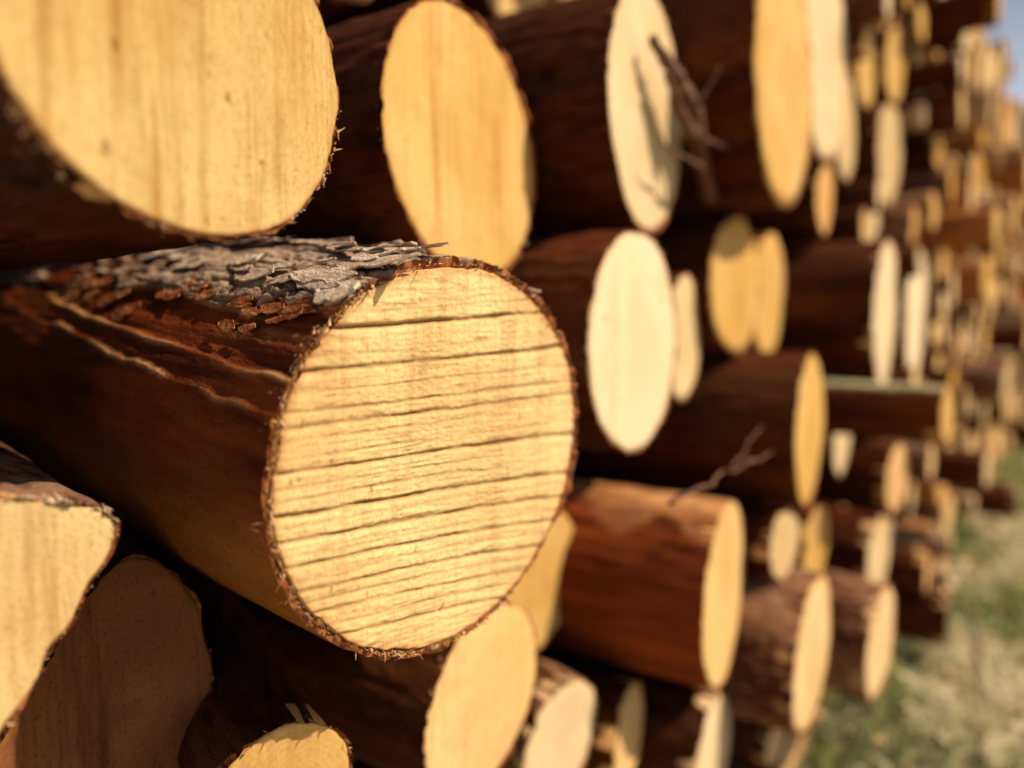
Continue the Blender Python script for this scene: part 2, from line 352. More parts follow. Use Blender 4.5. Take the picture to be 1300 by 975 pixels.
# ---------------------------------------------------------------- the log stack
# face centre along the stack (m), height (m), radius (m), how far it juts out (m), turn (deg), detail class, label
LOGS = {
 'main': (0.313, 1.025, 0.1467, 0.210, 1.3, 1, 'large log with rough horizontal saw grooves and flaking grey bark, in sharp focus'),
 'bigleft': (0.136, 1.267, 0.0982, 0.210, 12.6, 1, 'biggest pale log end at the upper left corner with faint vertical saw streaks'),
 'l3': (0.472, 1.312, 0.1411, 0.060, 13.5, 1, 'smooth tan log end standing directly behind and above the grooved log'),
 'C': (0.794, 1.422, 0.1613, 0.080, 13.1, 1, 'tall pale log end with dead twigs and twig shadows across its right edge'),
 'Dd': (1.136, 1.545, 0.2102, 0.140, 7.2, 2, 'tall pale log end at the top, right of the dark twig spray'),
 'D2': (1.526, 1.713, 0.2160, 0.078, 4.7, 2, 'whitish log end overlapped by the tall pale one at the top'),
 'D3': (1.880, 1.663, 0.1426, 0.023, 5.8, 2, 'narrow log end hanging lower at the right of the whitish one near the top'),
 'E': (0.709, 1.105, 0.1440, 0.120, 9.1, 1, 'whitish oval log end in the middle, just right of the grooved log'),
 'E2': (0.939, 1.107, 0.1042, 0.065, 12.9, 2, 'log showing only a thin crescent behind the whitish oval end'),
 'F': (1.133, 1.202, 0.1281, 0.063, 4.5, 2, 'recessed yellow oval log end below the tall pale one'),
 'F2': (1.451, 1.197, 0.1414, 0.000, 7.0, 2, 'recessed yellow log end half behind the oval one below the tall pale end'),
 'Fs': (1.289, 1.312, 0.0757, -0.063, 3.3, 2, 'small recessed log peeking out at the upper left of the yellow oval end'),
 'G': (1.229, 0.937, 0.1436, 0.170, 8.6, 1, 'log with long dark side and orange lit top, a thin twig leaning on it'),
 'Hh': (0.930, 0.709, 0.1431, 0.149, 12.0, 1, 'jutting log with orange torn bark on top and wide dark red side'),
 'I': (1.394, 0.664, 0.0912, 0.140, 2.3, 2, 'narrow log end directly below the face of the log the thin twig leans on'),
 'P': (1.135, 0.739, 0.0646, 0.165, -3.0, 2, 'small white log end in the dark gap right of the torn bark log'),
 'J': (1.164, 0.538, 0.1381, 0.211, 4.6, 2, 'log with pinkish sunlit side, below the small white log end'),
 'K1': (0.674, 0.755, 0.1186, -0.036, 1.1, 1, 'log end half hidden behind the lower right edge of the grooved log'),
 'K2': (0.462, 0.719, 0.1037, 0.090, 10.4, 1, 'log end directly below the bottom edge of the grooved log'),
 'L': (0.643, 0.565, 0.0790, 0.053, 0.2, 2, 'pale whitish log end at the bottom edge with pinkish bark on top'),
 'M': (0.787, 0.507, 0.0758, 0.068, 15.0, 2, 'log with plain brown shaded side at the bottom below the torn bark log'),
 'N': (1.113, 0.357, 0.0498, -0.051, -3.0, 2, 'small recessed log lit between two darker logs at the bottom'),
 'Q': (0.198, 0.789, 0.0512, 0.150, -9.0, 1, 'log at the bottom edge with a sunlit yellow bark top, right of the shaded face'),
 'S1': (0.956, 0.417, 0.0981, 0.126, 7.7, 2, 'split narrow pale log end at the bottom under the torn bark log'),
 'T22': (1.793, 1.161, 0.1851, 0.160, 5.1, 2, 'tall narrow blurred log end right of a dark red side at mid height'),
 'T22b': (2.181, 1.164, 0.2032, 0.151, 3.3, 2, 'second tall narrow blurred end, right behind the one with dark red side'),
 'A28': (2.041, 1.863, 0.1150, 0.023, 3.4, 2, 'left one of the twin narrow log ends high right of the whitish log'),
 'B28': (2.259, 1.926, 0.1114, 0.047, -1.7, 2, 'right one of the twin narrow log ends high right of the whitish log'),
 'C28': (2.194, 1.648, 0.1489, 0.059, 0.8, 2, 'long narrow log end directly below the twin narrow ends'),
 'D28': (2.061, 1.437, 0.0710, 0.050, -3.0, 2, 'small pale log end beside a black gap in the upper right'),
 'O28': (1.685, 1.448, 0.0937, 0.038, 6.4, 2, 'orange lit log end on the left side of a black gap in the upper right'),
 'G23': (1.721, 0.867, 0.1155, 0.093, 5.2, 2, 'narrow log end at the left of the mossy topped log'),
 'G24': (1.564, 0.944, 0.0591, 0.333, -2.9, 2, 'far jutting log with pale green mossy top and dark side'),
 'R1': (1.887, 0.731, 0.0958, 0.184, -3.0, 2, 'narrow log end directly below the mossy topped log'),
 'R2': (1.694, 0.559, 0.1099, 0.191, 0.3, 2, 'narrow pale log end, lower right, two rows below the mossy topped log'),
 'R3': (1.487, 0.454, 0.1226, 0.250, 0.8, 2, 'lowest tall narrow log end standing at the edge of the grass'),
 'R4': (1.608, 0.218, 0.0490, 0.100, -3.0, 2, 'tiny log end low beside the grass, below the pinkish sided log'),
 'R5': (1.313, 0.243, 0.0479, 0.100, -3.0, 2, 'small round log end at the bottom edge near the grass'),
 'R6': (1.444, 0.140, 0.0855, 0.100, -3.0, 2, 'orange log end at the bottom edge, touching the grass'),
 'V1': (1.962, 0.369, 0.0750, 0.300, 8.0, 2, 'jutting far log with short dark side just above the grass, lower right'),
 'V2': (3.295, 0.417, 0.0685, 0.330, 8.0, 2, 'farthest low jutting log with dark side lying on the grass by the right edge'),
 'A': (0.048, 0.976, 0.0590, 0.145, 1.5, 1, 'split log with straight slanting edge at the lower left, ragged bark along its top'),
 'B': (0.122, 0.853, 0.0865, 0.060, 1.5, 1, 'big log end in deep shadow at the bottom left corner'),
}
OUTLINES = {
 'A': [0.0548, 0.0566, 0.0603, 0.0644, 0.0685, 0.0728, 0.0788, 0.0867, 0.0947, 0.1004, 0.0958, 0.0809, 0.0659, 0.0582, 0.0519, 0.0457, 0.0401, 0.0376, 0.0377, 0.0381, 0.0385, 0.0389, 0.0393, 0.04, 0.0424, 0.0485, 0.0553, 0.0619, 0.0665, 0.0658, 0.0629, 0.06, 0.058, 0.0574, 0.0572, 0.0571, 0.058, 0.0596, 0.061, 0.0617, 0.0617, 0.0598, 0.0575, 0.0553, 0.0542, 0.0542, 0.0543, 0.0544],
 'B': [0.0709, 0.0782, 0.0855, 0.0909, 0.0952, 0.0995, 0.1042, 0.1094, 0.1146, 0.1197, 0.1247, 0.1295, 0.1331, 0.1302, 0.1215, 0.111, 0.0996, 0.089, 0.0829, 0.0777, 0.0725, 0.0678, 0.0655, 0.0652, 0.0652, 0.0652, 0.0653, 0.0659, 0.0693, 0.0739, 0.0786, 0.0835, 0.0899, 0.0967, 0.1028, 0.1059, 0.1005, 0.0879, 0.0803, 0.0741, 0.0678, 0.0625, 0.0618, 0.0623, 0.063, 0.0636, 0.0642, 0.0656],
}
# the rest of the stack: along, height, radius, jut
REST = [
 (0.04,1.47,0.120,-0.49), (0.35,0.33,0.120,-0.10), (0.28,0.54,0.100,-0.49), (0.20,1.58,0.079,-0.07), (-0.05,0.71,0.077,-0.07), (0.39,1.60,0.097,-0.48),
 (0.15,0.65,0.065,-0.37), (-0.01,1.09,0.064,0.00), (0.11,0.53,0.060,-0.02), (0.57,0.23,0.114,0.02), (-0.02,0.85,0.052,-0.04), (0.59,1.77,0.102,-0.42),
 (0.47,0.49,0.077,-0.47), (0.28,1.31,0.049,-0.41), (0.31,0.69,0.049,-0.41), (0.53,0.89,0.075,-0.41), (0.43,1.76,0.058,-0.06), (0.80,1.89,0.103,-0.48),
 (0.80,0.15,0.091,-0.39), (0.63,1.94,0.071,-0.04), (1.07,1.88,0.120,-0.43), (0.70,0.37,0.076,-0.43), (0.50,1.10,0.054,-0.33), (1.00,0.15,0.098,-0.35),
 (0.79,2.07,0.074,-0.01), (0.57,0.40,0.053,-0.38), (1.14,2.27,0.102,-0.00), (0.83,0.90,0.072,-0.40), (0.99,2.07,0.086,-0.38), (1.18,2.07,0.100,-0.47),
 (0.84,0.30,0.063,-0.38), (1.01,0.92,0.075,-0.48), (1.51,2.23,0.103,-0.35), (1.28,1.90,0.086,-0.43), (1.57,2.03,0.102,-0.36), (1.18,0.13,0.074,-0.37),
 (1.38,2.37,0.086,-0.04), (1.38,2.05,0.085,-0.40), (1.32,2.21,0.079,-0.35), (1.44,0.83,0.080,-0.47), (1.45,2.55,0.081,-0.01), (1.51,1.42,0.079,-0.38),
 (1.19,0.26,0.062,-0.44), (0.94,1.26,0.049,-0.49), (1.54,2.42,0.077,-0.45), (1.56,0.70,0.074,-0.41), (1.44,0.98,0.065,-0.47), (1.25,0.71,0.052,-0.37),
 (1.31,0.35,0.053,-0.43), (1.31,0.11,0.050,-0.32), (1.41,0.28,0.053,-0.34), (1.60,2.54,0.056,-0.08), (1.63,2.65,0.056,-0.04), (1.66,2.30,0.056,-0.40),
 (1.71,2.11,0.056,-0.44), (1.73,2.71,0.056,-0.06), (1.74,0.30,0.056,-0.33), (1.75,1.91,0.056,0.14), (1.76,2.50,0.056,0.09), (1.76,2.82,0.056,0.09),
 (1.78,2.27,0.056,0.01), (1.79,2.02,0.056,0.12), (1.80,2.39,0.056,0.09), (1.82,0.38,0.056,0.14), (1.85,2.70,0.056,0.09), (1.87,1.88,0.056,0.07),
 (1.87,2.16,0.056,0.04), (1.89,2.58,0.056,0.06), (1.89,2.46,0.056,0.09), (1.89,1.39,0.056,0.08), (1.90,0.49,0.056,0.26), (1.90,2.80,0.056,0.09),
 (1.91,2.35,0.056,0.03), (1.92,1.99,0.056,0.14), (1.96,0.87,0.056,0.12), (1.99,0.58,0.056,0.03), (2.01,2.76,0.056,0.09), (2.02,2.64,0.056,0.01),
 (2.03,2.36,0.056,0.09), (1.97,2.89,0.054,0.09), (2.04,0.48,0.056,0.04), (2.07,2.54,0.057,0.09), (2.05,0.72,0.056,0.00), (3.13,1.15,0.086,0.02),
 (2.67,2.68,0.073,0.05), (2.54,2.74,0.069,0.05), (2.35,2.42,0.064,0.02), (2.70,1.46,0.073,0.07), (2.85,0.80,0.077,-0.01), (3.33,0.92,0.090,0.00),
 (2.15,0.61,0.058,0.17), (2.20,2.09,0.060,0.05), (2.33,0.47,0.063,0.08), (2.37,1.36,0.064,0.05), (2.93,0.51,0.079,0.13), (3.01,1.96,0.081,0.20),
 (3.06,2.76,0.083,0.09), (3.17,1.41,0.086,0.06), (3.42,2.67,0.092,0.02), (3.52,0.93,0.095,0.02), (2.55,1.45,0.069,0.29), (2.38,2.20,0.064,0.02),
 (2.48,1.82,0.067,0.19), (2.72,1.82,0.073,0.08), (2.86,0.96,0.077,0.11), (3.29,1.28,0.089,0.07), (3.24,0.57,0.087,0.10), (3.02,0.37,0.081,0.14),
 (2.20,0.50,0.059,0.04), (2.09,2.03,0.056,0.05), (2.52,1.05,0.068,0.07), (2.38,0.35,0.064,0.16), (2.79,0.32,0.075,0.09), (2.43,1.60,0.066,0.02),
 (2.55,1.19,0.069,0.15), (2.50,1.32,0.068,0.13), (2.64,0.78,0.071,0.11), (2.31,0.71,0.062,0.19), (2.08,2.15,0.056,0.03), (2.95,0.67,0.080,-0.03),
 (2.75,0.50,0.074,0.06), (2.54,2.01,0.069,0.05), (2.72,1.13,0.074,0.14), (2.78,1.27,0.075,0.15), (2.89,1.68,0.078,0.04), (2.25,2.33,0.061,0.09),
 (3.15,0.81,0.085,0.15), (2.16,0.30,0.058,0.09), (2.56,2.15,0.069,0.26), (3.08,1.63,0.083,0.15), (2.20,2.45,0.060,0.09), (3.08,1.81,0.083,-0.02),
 (2.53,2.29,0.068,0.09), (2.76,2.00,0.075,0.07), (2.54,0.31,0.069,0.20), (2.49,2.42,0.067,0.09), (3.43,1.54,0.093,-0.02), (3.02,1.32,0.082,0.22),
 (3.26,1.95,0.088,0.15), (2.79,2.41,0.075,-0.03), (3.47,1.80,0.094,0.12), (2.19,2.57,0.059,0.09), (3.15,2.26,0.085,0.09), (3.46,1.99,0.093,0.10),
 (2.80,2.56,0.076,0.07), (2.21,2.69,0.060,0.08), (2.74,1.60,0.074,0.05), (3.69,2.07,0.100,0.01), (2.70,2.83,0.073,0.05), (2.22,2.81,0.060,0.09),
 (2.24,0.83,0.060,0.06), (2.10,2.84,0.057,0.03), (2.20,1.43,0.059,0.13), (3.33,0.73,0.090,0.12), (2.47,0.54,0.067,0.02), (2.35,2.55,0.063,0.06),
 (3.27,2.13,0.088,0.05), (2.82,2.72,0.076,0.09), (3.61,1.62,0.097,0.24), (3.56,0.57,0.096,0.06), (2.85,1.41,0.077,0.06), (2.68,0.92,0.072,0.18),
 (2.68,2.25,0.072,0.09), (2.57,2.54,0.069,0.09), (2.51,0.67,0.068,0.31), (2.38,0.82,0.064,0.01), (2.37,2.80,0.064,0.09), (2.36,2.07,0.064,0.09),
 (2.25,2.20,0.061,0.09), (2.12,0.82,0.057,0.00), (2.90,2.08,0.078,0.15), (3.72,0.34,0.100,0.11), (2.63,2.39,0.071,0.09), (2.57,1.60,0.069,0.16),
 (3.23,2.70,0.087,0.03), (3.28,2.50,0.088,0.09), (3.26,1.77,0.087,0.12), (2.33,2.68,0.062,0.02), (3.68,2.33,0.099,0.09), (3.46,2.49,0.093,-0.01),
 (3.33,2.30,0.089,0.09), (3.00,1.04,0.080,0.14), (2.46,2.62,0.065,0.09), (3.46,0.40,0.092,0.02), (3.11,2.43,0.083,0.07), (2.06,0.92,0.055,0.30),
 (2.95,2.39,0.078,0.09), (2.61,0.56,0.069,0.04), (2.83,2.26,0.075,0.09), (3.79,0.54,0.100,0.11), (2.36,1.49,0.062,0.15), (2.29,0.59,0.060,0.09),
 (3.65,2.53,0.096,0.06), (3.81,1.76,0.100,0.09), (3.30,1.10,0.087,0.12), (2.90,1.84,0.075,0.05), (1.95,0.98,0.051,0.20), (3.86,0.73,0.100,0.15),
 (2.41,0.95,0.062,0.10), (2.80,0.65,0.072,0.02), (3.72,0.87,0.096,0.24), (3.93,2.36,0.100,0.09), (3.01,1.48,0.076,-0.03), (3.61,1.09,0.091,0.07),
 (3.09,2.60,0.078,-0.03), (2.92,1.17,0.072,0.07), (3.86,1.22,0.095,-0.01), (3.55,1.26,0.087,0.18), (4.11,2.47,0.100,0.09), (4.14,2.27,0.100,0.00),
 (3.58,0.75,0.086,0.07), (3.60,1.43,0.087,0.10), (4.15,2.07,0.100,0.02), (2.09,2.26,0.050,0.09), (4.16,0.58,0.100,0.12), (4.18,1.01,0.100,0.07),
 (4.20,0.34,0.100,0.06), (3.99,0.88,0.095,0.00), (2.54,2.87,0.060,0.09), (4.13,1.87,0.097,-0.01), (4.25,1.50,0.100,0.06), (3.51,2.25,0.082,0.03),
 (4.28,1.23,0.100,0.09), (3.91,1.40,0.091,0.01), (3.92,0.34,0.091,0.01), (4.33,2.34,0.100,-0.02), (3.82,2.21,0.087,0.07), (4.38,1.05,0.100,-0.02),
 (3.85,1.57,0.088,0.03), (4.40,1.95,0.100,0.22), (2.66,0.37,0.060,0.15), (4.41,0.85,0.100,-0.03), (2.94,2.60,0.066,0.05), (1.97,2.17,0.044,0.09),
 (4.51,1.78,0.100,0.08), (1.93,1.48,0.043,0.10), (4.09,1.18,0.091,0.01), (4.54,2.31,0.100,0.08), (2.04,0.28,0.045,0.07), (3.95,1.06,0.087,0.12),
 (4.41,2.15,0.096,0.09), (4.50,1.22,0.098,0.05), (4.61,0.89,0.100,0.03), (4.62,0.68,0.100,0.17), (4.36,0.54,0.094,0.03), (1.93,2.09,0.042,0.18),
 (4.65,1.35,0.100,0.14), (4.06,1.50,0.087,0.14), (4.26,1.69,0.091,0.07), (4.18,0.81,0.090,0.06), (4.66,2.08,0.100,0.05), (4.67,1.08,0.100,-0.00),
 (2.84,2.86,0.061,0.04), (3.78,1.05,0.081,0.09), (4.69,2.45,0.100,0.06), (2.99,0.83,0.064,0.12), (3.04,2.13,0.064,0.06), (4.43,1.59,0.094,0.09),
 (4.78,1.91,0.100,0.19), (3.10,0.50,0.065,0.07), (2.97,2.24,0.062,0.05), (3.64,1.89,0.076,0.05), (3.59,2.69,0.075,0.09), (2.50,0.79,0.052,0.15),
 (4.82,0.64,0.100,0.11), (4.83,0.44,0.100,0.12), (3.13,0.96,0.065,0.01), (2.55,0.89,0.053,0.13), (3.17,0.31,0.065,0.12), (2.65,1.70,0.055,0.05),
 (4.87,1.06,0.100,0.23), (4.90,1.66,0.100,0.10), (2.50,1.70,0.051,0.13), (3.84,2.52,0.078,0.03), (4.94,0.81,0.100,-0.02), (4.95,1.46,0.100,0.10),
 (4.95,1.25,0.100,0.02), (2.30,0.92,0.046,0.15), (2.20,0.70,0.044,0.13), (2.75,2.14,0.055,0.15), (5.03,0.34,0.100,0.11), (5.08,1.08,0.100,0.08),
 (3.98,0.50,0.078,0.00), (3.28,1.52,0.064,0.12), (2.57,0.43,0.050,0.00), (5.15,1.56,0.100,0.12), (4.99,2.02,0.097,0.06), (5.16,0.79,0.100,0.05),
 (5.14,2.48,0.099,0.08), (4.48,0.40,0.087,0.14), (4.65,0.33,0.090,0.02), (3.13,2.04,0.060,0.10), (4.09,1.66,0.078,0.08), (5.24,0.34,0.100,0.03),
 (2.62,1.34,0.050,0.14), (2.66,1.24,0.050,-0.03), (5.15,2.14,0.097,0.02), (2.59,1.85,0.049,0.17), (3.39,0.54,0.064,0.12), (1.94,0.26,0.036,0.15),
 (2.69,2.50,0.050,0.09), (1.98,1.30,0.037,0.19), (2.44,1.93,0.046,0.19), (5.36,0.81,0.100,0.02), (5.37,0.60,0.100,0.14), (3.32,0.29,0.062,0.03),
 (5.40,2.06,0.100,0.11), (2.17,0.91,0.040,0.13), (5.38,1.01,0.099,-0.02), (3.95,1.97,0.072,0.04), (2.37,1.79,0.043,0.11), (4.44,1.41,0.081,0.05),
 (4.72,2.26,0.086,0.09), (3.43,1.36,0.063,-0.00), (5.05,2.30,0.092,0.09), (2.08,0.36,0.038,0.13), (2.14,2.34,0.039,0.09), (3.00,2.88,0.054,0.09),
 (1.95,2.25,0.035,0.09), (2.10,2.70,0.038,0.09), (5.56,1.25,0.100,0.22), (5.58,0.52,0.100,0.01), (5.60,1.81,0.100,0.01), (5.61,1.53,0.100,-0.02),
 (3.71,1.29,0.066,0.11), (3.43,1.18,0.060,0.15), (2.42,1.11,0.042,0.16), (5.71,0.93,0.100,0.10), (4.36,2.52,0.076,0.09), (5.57,0.79,0.096,0.08),
 (5.41,1.54,0.093,0.12), (3.21,2.84,0.055,0.09), (2.47,0.41,0.042,0.23), (4.98,1.83,0.085,0.09), (5.85,1.18,0.100,-0.03), (5.86,1.69,0.100,0.09),
 (3.80,1.93,0.065,0.15), (4.60,1.53,0.078,0.15), (5.91,0.98,0.100,0.11), (2.92,0.28,0.049,-0.00), (5.95,0.78,0.100,0.07), (2.27,0.28,0.038,0.01),
 (5.86,2.08,0.098,0.06), (5.96,0.34,0.100,0.24), (2.13,0.41,0.036,0.16), (5.76,0.34,0.096,0.07), (6.01,0.54,0.100,-0.01), (2.43,1.20,0.040,0.18),
 (6.04,1.27,0.100,0.00), (2.25,2.91,0.037,0.09), (6.05,1.83,0.100,0.10), (6.11,0.94,0.100,0.07), (4.52,2.49,0.074,-0.00), (6.12,2.02,0.100,0.23),
 (2.36,2.31,0.038,0.00), (4.23,2.59,0.069,-0.01), (5.12,0.61,0.083,-0.02), (4.06,2.64,0.066,0.02), (2.38,1.70,0.039,0.01), (6.17,1.66,0.100,-0.01),
 (5.18,1.96,0.084,-0.01), (5.34,2.42,0.086,0.01), (6.20,1.46,0.100,-0.03), (5.34,1.37,0.086,0.10), (5.12,1.75,0.082,0.07), (6.22,0.55,0.100,0.04),
 (2.90,1.53,0.046,0.07), (3.08,0.61,0.049,0.03), (4.02,0.67,0.064,0.09), (6.30,0.34,0.100,0.04), (2.64,0.26,0.042,0.11), (2.21,0.38,0.035,0.27),
 (6.32,0.93,0.100,0.21), (4.72,1.64,0.075,0.11), (6.33,1.30,0.100,0.04), (2.64,1.93,0.042,0.04), (3.98,1.76,0.063,0.13), (5.99,1.46,0.094,0.25),
 (6.35,2.01,0.100,0.00), (5.35,1.20,0.084,0.09), (4.64,0.50,0.073,0.11), (3.12,2.89,0.048,0.09), (6.47,1.66,0.100,0.02), (6.26,1.83,0.097,0.09),
 (3.31,1.63,0.051,0.09), (4.77,1.48,0.073,0.06), (5.75,0.75,0.088,0.05), (6.54,1.31,0.100,-0.01), (4.77,1.22,0.073,-0.01), (5.12,1.36,0.078,0.00),
 (6.59,1.11,0.100,0.06), (3.96,2.10,0.060,0.00), (2.83,1.08,0.043,0.08), (4.84,2.10,0.073,0.07), (4.84,2.54,0.073,0.00), (3.57,0.29,0.054,0.15),
 (5.58,0.31,0.084,0.12), (6.67,1.62,0.100,0.07), (2.39,0.60,0.036,0.06), (6.70,0.44,0.100,0.11), (6.70,1.83,0.100,-0.01), (5.70,1.97,0.085,-0.02),
 (4.08,1.33,0.061,0.15), (2.37,2.91,0.035,0.09), (4.96,2.44,0.073,0.09), (5.87,1.89,0.087,-0.02), (2.65,2.04,0.039,0.09), (5.23,2.30,0.077,0.08),
 (6.39,1.11,0.093,-0.02), (6.84,0.70,0.100,0.10), (5.19,1.22,0.076,0.20), (5.43,0.38,0.079,0.08), (6.90,0.50,0.100,0.07), (6.91,1.26,0.100,0.10),
 (5.29,1.67,0.077,0.14), (4.45,0.68,0.064,-0.01), (5.34,1.85,0.077,0.03), (5.68,2.34,0.082,-0.01), (5.39,2.25,0.077,0.02), (2.45,1.43,0.035,0.03),
 (2.88,1.96,0.041,0.11), (3.74,2.65,0.052,0.06), (7.15,1.41,0.100,0.01), (7.10,1.04,0.098,0.08), (5.70,2.18,0.078,-0.01), (7.29,0.41,0.100,0.03),
 (7.30,1.02,0.100,0.13), (7.30,0.82,0.100,0.01), (7.32,1.22,0.100,0.15), (5.55,2.17,0.075,0.09), (6.51,0.78,0.089,0.13), (7.36,1.43,0.100,0.12),
 (7.08,0.58,0.096,-0.03), (5.52,2.33,0.075,0.08), (3.85,2.04,0.052,0.13), (5.61,1.08,0.075,0.07), (3.91,2.63,0.052,0.09), (4.29,0.68,0.057,0.05),
 (7.51,0.80,0.100,0.09), (2.65,0.66,0.035,0.04), (3.76,1.41,0.050,0.06), (6.81,1.08,0.090,0.07), (4.77,0.81,0.063,0.09), (2.64,1.02,0.034,0.04),
 (5.76,1.33,0.075,0.03), (7.74,1.10,0.100,0.12), (5.84,2.26,0.075,0.09), (2.75,1.71,0.036,0.14), (4.99,0.51,0.064,0.01), (5.80,0.51,0.075,0.15),
 (2.93,2.78,0.038,0.06), (2.90,1.29,0.037,0.11), (6.27,0.73,0.080,0.10), (6.40,0.58,0.080,0.11), (7.88,0.67,0.099,0.12), (3.40,2.12,0.043,0.02),
 (4.40,0.28,0.055,0.14), (4.87,2.24,0.060,0.06), (8.09,0.52,0.100,0.07), (8.12,0.99,0.100,0.13), (4.68,2.61,0.058,0.09), (6.22,1.09,0.076,0.15),
 (7.03,0.76,0.086,0.05), (2.89,2.49,0.035,0.01), (8.29,0.56,0.100,0.07), (5.49,1.68,0.066,0.06), (2.95,2.70,0.035,0.08), (5.49,2.47,0.066,-0.01),
 (3.07,0.71,0.037,0.08), (6.51,0.46,0.077,0.13), (8.42,0.72,0.100,0.03), (5.22,0.94,0.062,0.05), (3.01,2.50,0.036,0.09), (3.22,1.61,0.038,0.12),
 (6.11,0.69,0.072,-0.02), (3.34,1.40,0.039,0.03), (8.04,0.33,0.094,0.11), (6.48,1.48,0.076,0.05), (6.73,1.25,0.079,0.01), (6.51,0.30,0.076,-0.00),
 (7.10,0.33,0.083,0.13), (3.38,2.80,0.039,0.09), (6.14,0.39,0.072,0.10), (3.17,1.54,0.037,0.04), (8.30,0.91,0.097,0.14), (8.24,0.34,0.096,0.13),
 (8.60,0.85,0.099,0.08), (7.54,1.30,0.087,-0.01), (4.05,0.38,0.047,0.14), (6.85,1.57,0.078,-0.03), (3.86,0.93,0.044,0.10), (6.48,1.84,0.074,0.12),
 (6.76,0.92,0.077,0.11), (3.35,1.86,0.038,0.12), (3.45,0.78,0.039,0.14), (6.88,0.32,0.078,0.12), (7.48,0.61,0.084,0.20), (3.13,1.27,0.035,0.02),
 (6.66,1.44,0.075,0.14), (7.29,0.60,0.082,0.14), (3.13,1.92,0.035,0.05), (5.80,1.47,0.065,0.02), (8.49,0.53,0.094,0.09), (4.77,0.93,0.053,0.11),
 (6.01,2.15,0.066,0.09), (5.49,1.40,0.061,0.01), (3.15,0.41,0.035,0.21), (3.44,0.64,0.038,0.02), (6.66,0.62,0.073,0.17), (8.22,0.74,0.090,0.08),
 (7.49,0.99,0.082,0.12), (3.20,0.69,0.035,0.02), (7.66,0.54,0.084,-0.03), (3.42,1.67,0.037,0.02), (7.70,0.71,0.083,0.08), (3.54,2.10,0.037,0.13),
 (3.31,2.80,0.035,0.09), (4.33,1.81,0.046,0.09), (3.99,1.27,0.042,0.14), (4.63,1.86,0.049,0.08), (7.89,0.86,0.082,0.08), (4.78,0.27,0.050,0.08),
 (7.07,1.67,0.073,-0.02), (3.41,1.02,0.035,0.13), (3.68,0.63,0.038,-0.03), (7.03,1.53,0.072,0.16), (7.52,0.32,0.077,0.17), (5.14,0.46,0.052,0.03),
 (3.72,1.49,0.037,0.04), (7.09,1.24,0.071,-0.03), (5.23,1.06,0.052,-0.01), (6.52,1.97,0.064,0.11), (3.48,1.06,0.034,0.11), (6.35,1.54,0.062,0.10),
 (5.55,1.96,0.054,0.21), (7.92,1.02,0.077,-0.01), (4.02,2.19,0.039,-0.01), (6.80,1.39,0.066,0.01), (7.66,0.38,0.075,-0.03), (3.64,0.46,0.035,0.12),
 (7.87,0.32,0.076,-0.03), (4.05,0.29,0.039,0.10), (6.49,0.93,0.063,0.11), (5.52,0.94,0.053,0.05), (6.90,1.71,0.066,0.14), (4.37,2.64,0.042,0.09),
 (6.90,0.86,0.066,0.08), (7.53,1.14,0.071,0.12), (6.67,0.76,0.062,0.08), (8.06,0.70,0.074,0.08), (7.92,0.46,0.073,-0.01), (4.35,0.36,0.039,0.02),
 (4.10,0.45,0.037,0.19), (6.94,0.99,0.063,0.01), (7.73,0.86,0.070,0.07), (3.97,2.50,0.036,0.04), (4.31,2.06,0.039,0.21), (6.08,1.09,0.054,-0.00),
 (5.76,1.81,0.050,0.05), (7.46,0.45,0.065,0.05), (3.93,0.60,0.034,0.06), (6.94,1.42,0.060,-0.01), (5.70,1.18,0.049,0.07), (4.28,2.13,0.037,0.00),
 (5.85,0.63,0.050,0.14), (3.99,1.86,0.034,0.03), (7.70,1.27,0.066,0.04), (3.98,1.59,0.034,0.06), (7.84,1.23,0.067,0.15), (5.71,1.65,0.049,0.15),
 (7.17,1.57,0.061,0.04), (6.00,1.61,0.050,0.12), (6.62,0.87,0.055,0.04), (6.16,2.17,0.051,0.05), (7.64,0.96,0.063,0.12), (7.96,1.16,0.066,0.07),
 (4.25,2.44,0.035,0.09), (4.50,0.97,0.036,0.18), (8.09,1.16,0.065,0.04), (7.15,0.85,0.057,0.09), (8.46,0.31,0.067,0.05), (4.46,2.59,0.035,0.03),
 (8.59,0.68,0.068,0.15), (8.04,0.84,0.062,0.12), (7.31,1.58,0.056,0.15), (8.60,0.31,0.066,-0.01), (7.17,0.70,0.054,0.01), (6.67,0.29,0.051,0.08),
 (7.66,1.39,0.057,0.12), (8.51,0.98,0.061,0.05), (7.51,1.44,0.050,0.14), (8.22,1.11,0.054,0.14), (7.80,0.43,0.051,0.09), (8.40,1.03,0.051,-0.01),
]


WOOD = dict(main='wood_main', bigleft='wood_big', l3='wood', C='wood_pale', Dd='wood', D2='wood_pale', D3='wood_pale', E='wood_pale',
            E2='wood_pale', F='wood', F2='wood', Fs='wood', G='wood', Hh='wood', P='wood_pale', R2='wood_pale', I='wood', J='wood', K1='wood', K2='wood', L='wood_pale', M='wood', Q='wood',
            O28='wood_orange', N='wood_orange', T22='wood_pale', A='wood_big', B='wood_shaded', S1='wood_pale', R6='wood_orange', D28='wood_pale')
BARK = dict(main='bark_main', G='bark', Hh='bark', J='bark_pink', M='bark_brown', L='bark_pink', Q='bark', T22='bark', G24='bark_moss',
            A='bark_pink', l3='bark', E='bark', R3='bark_pink')

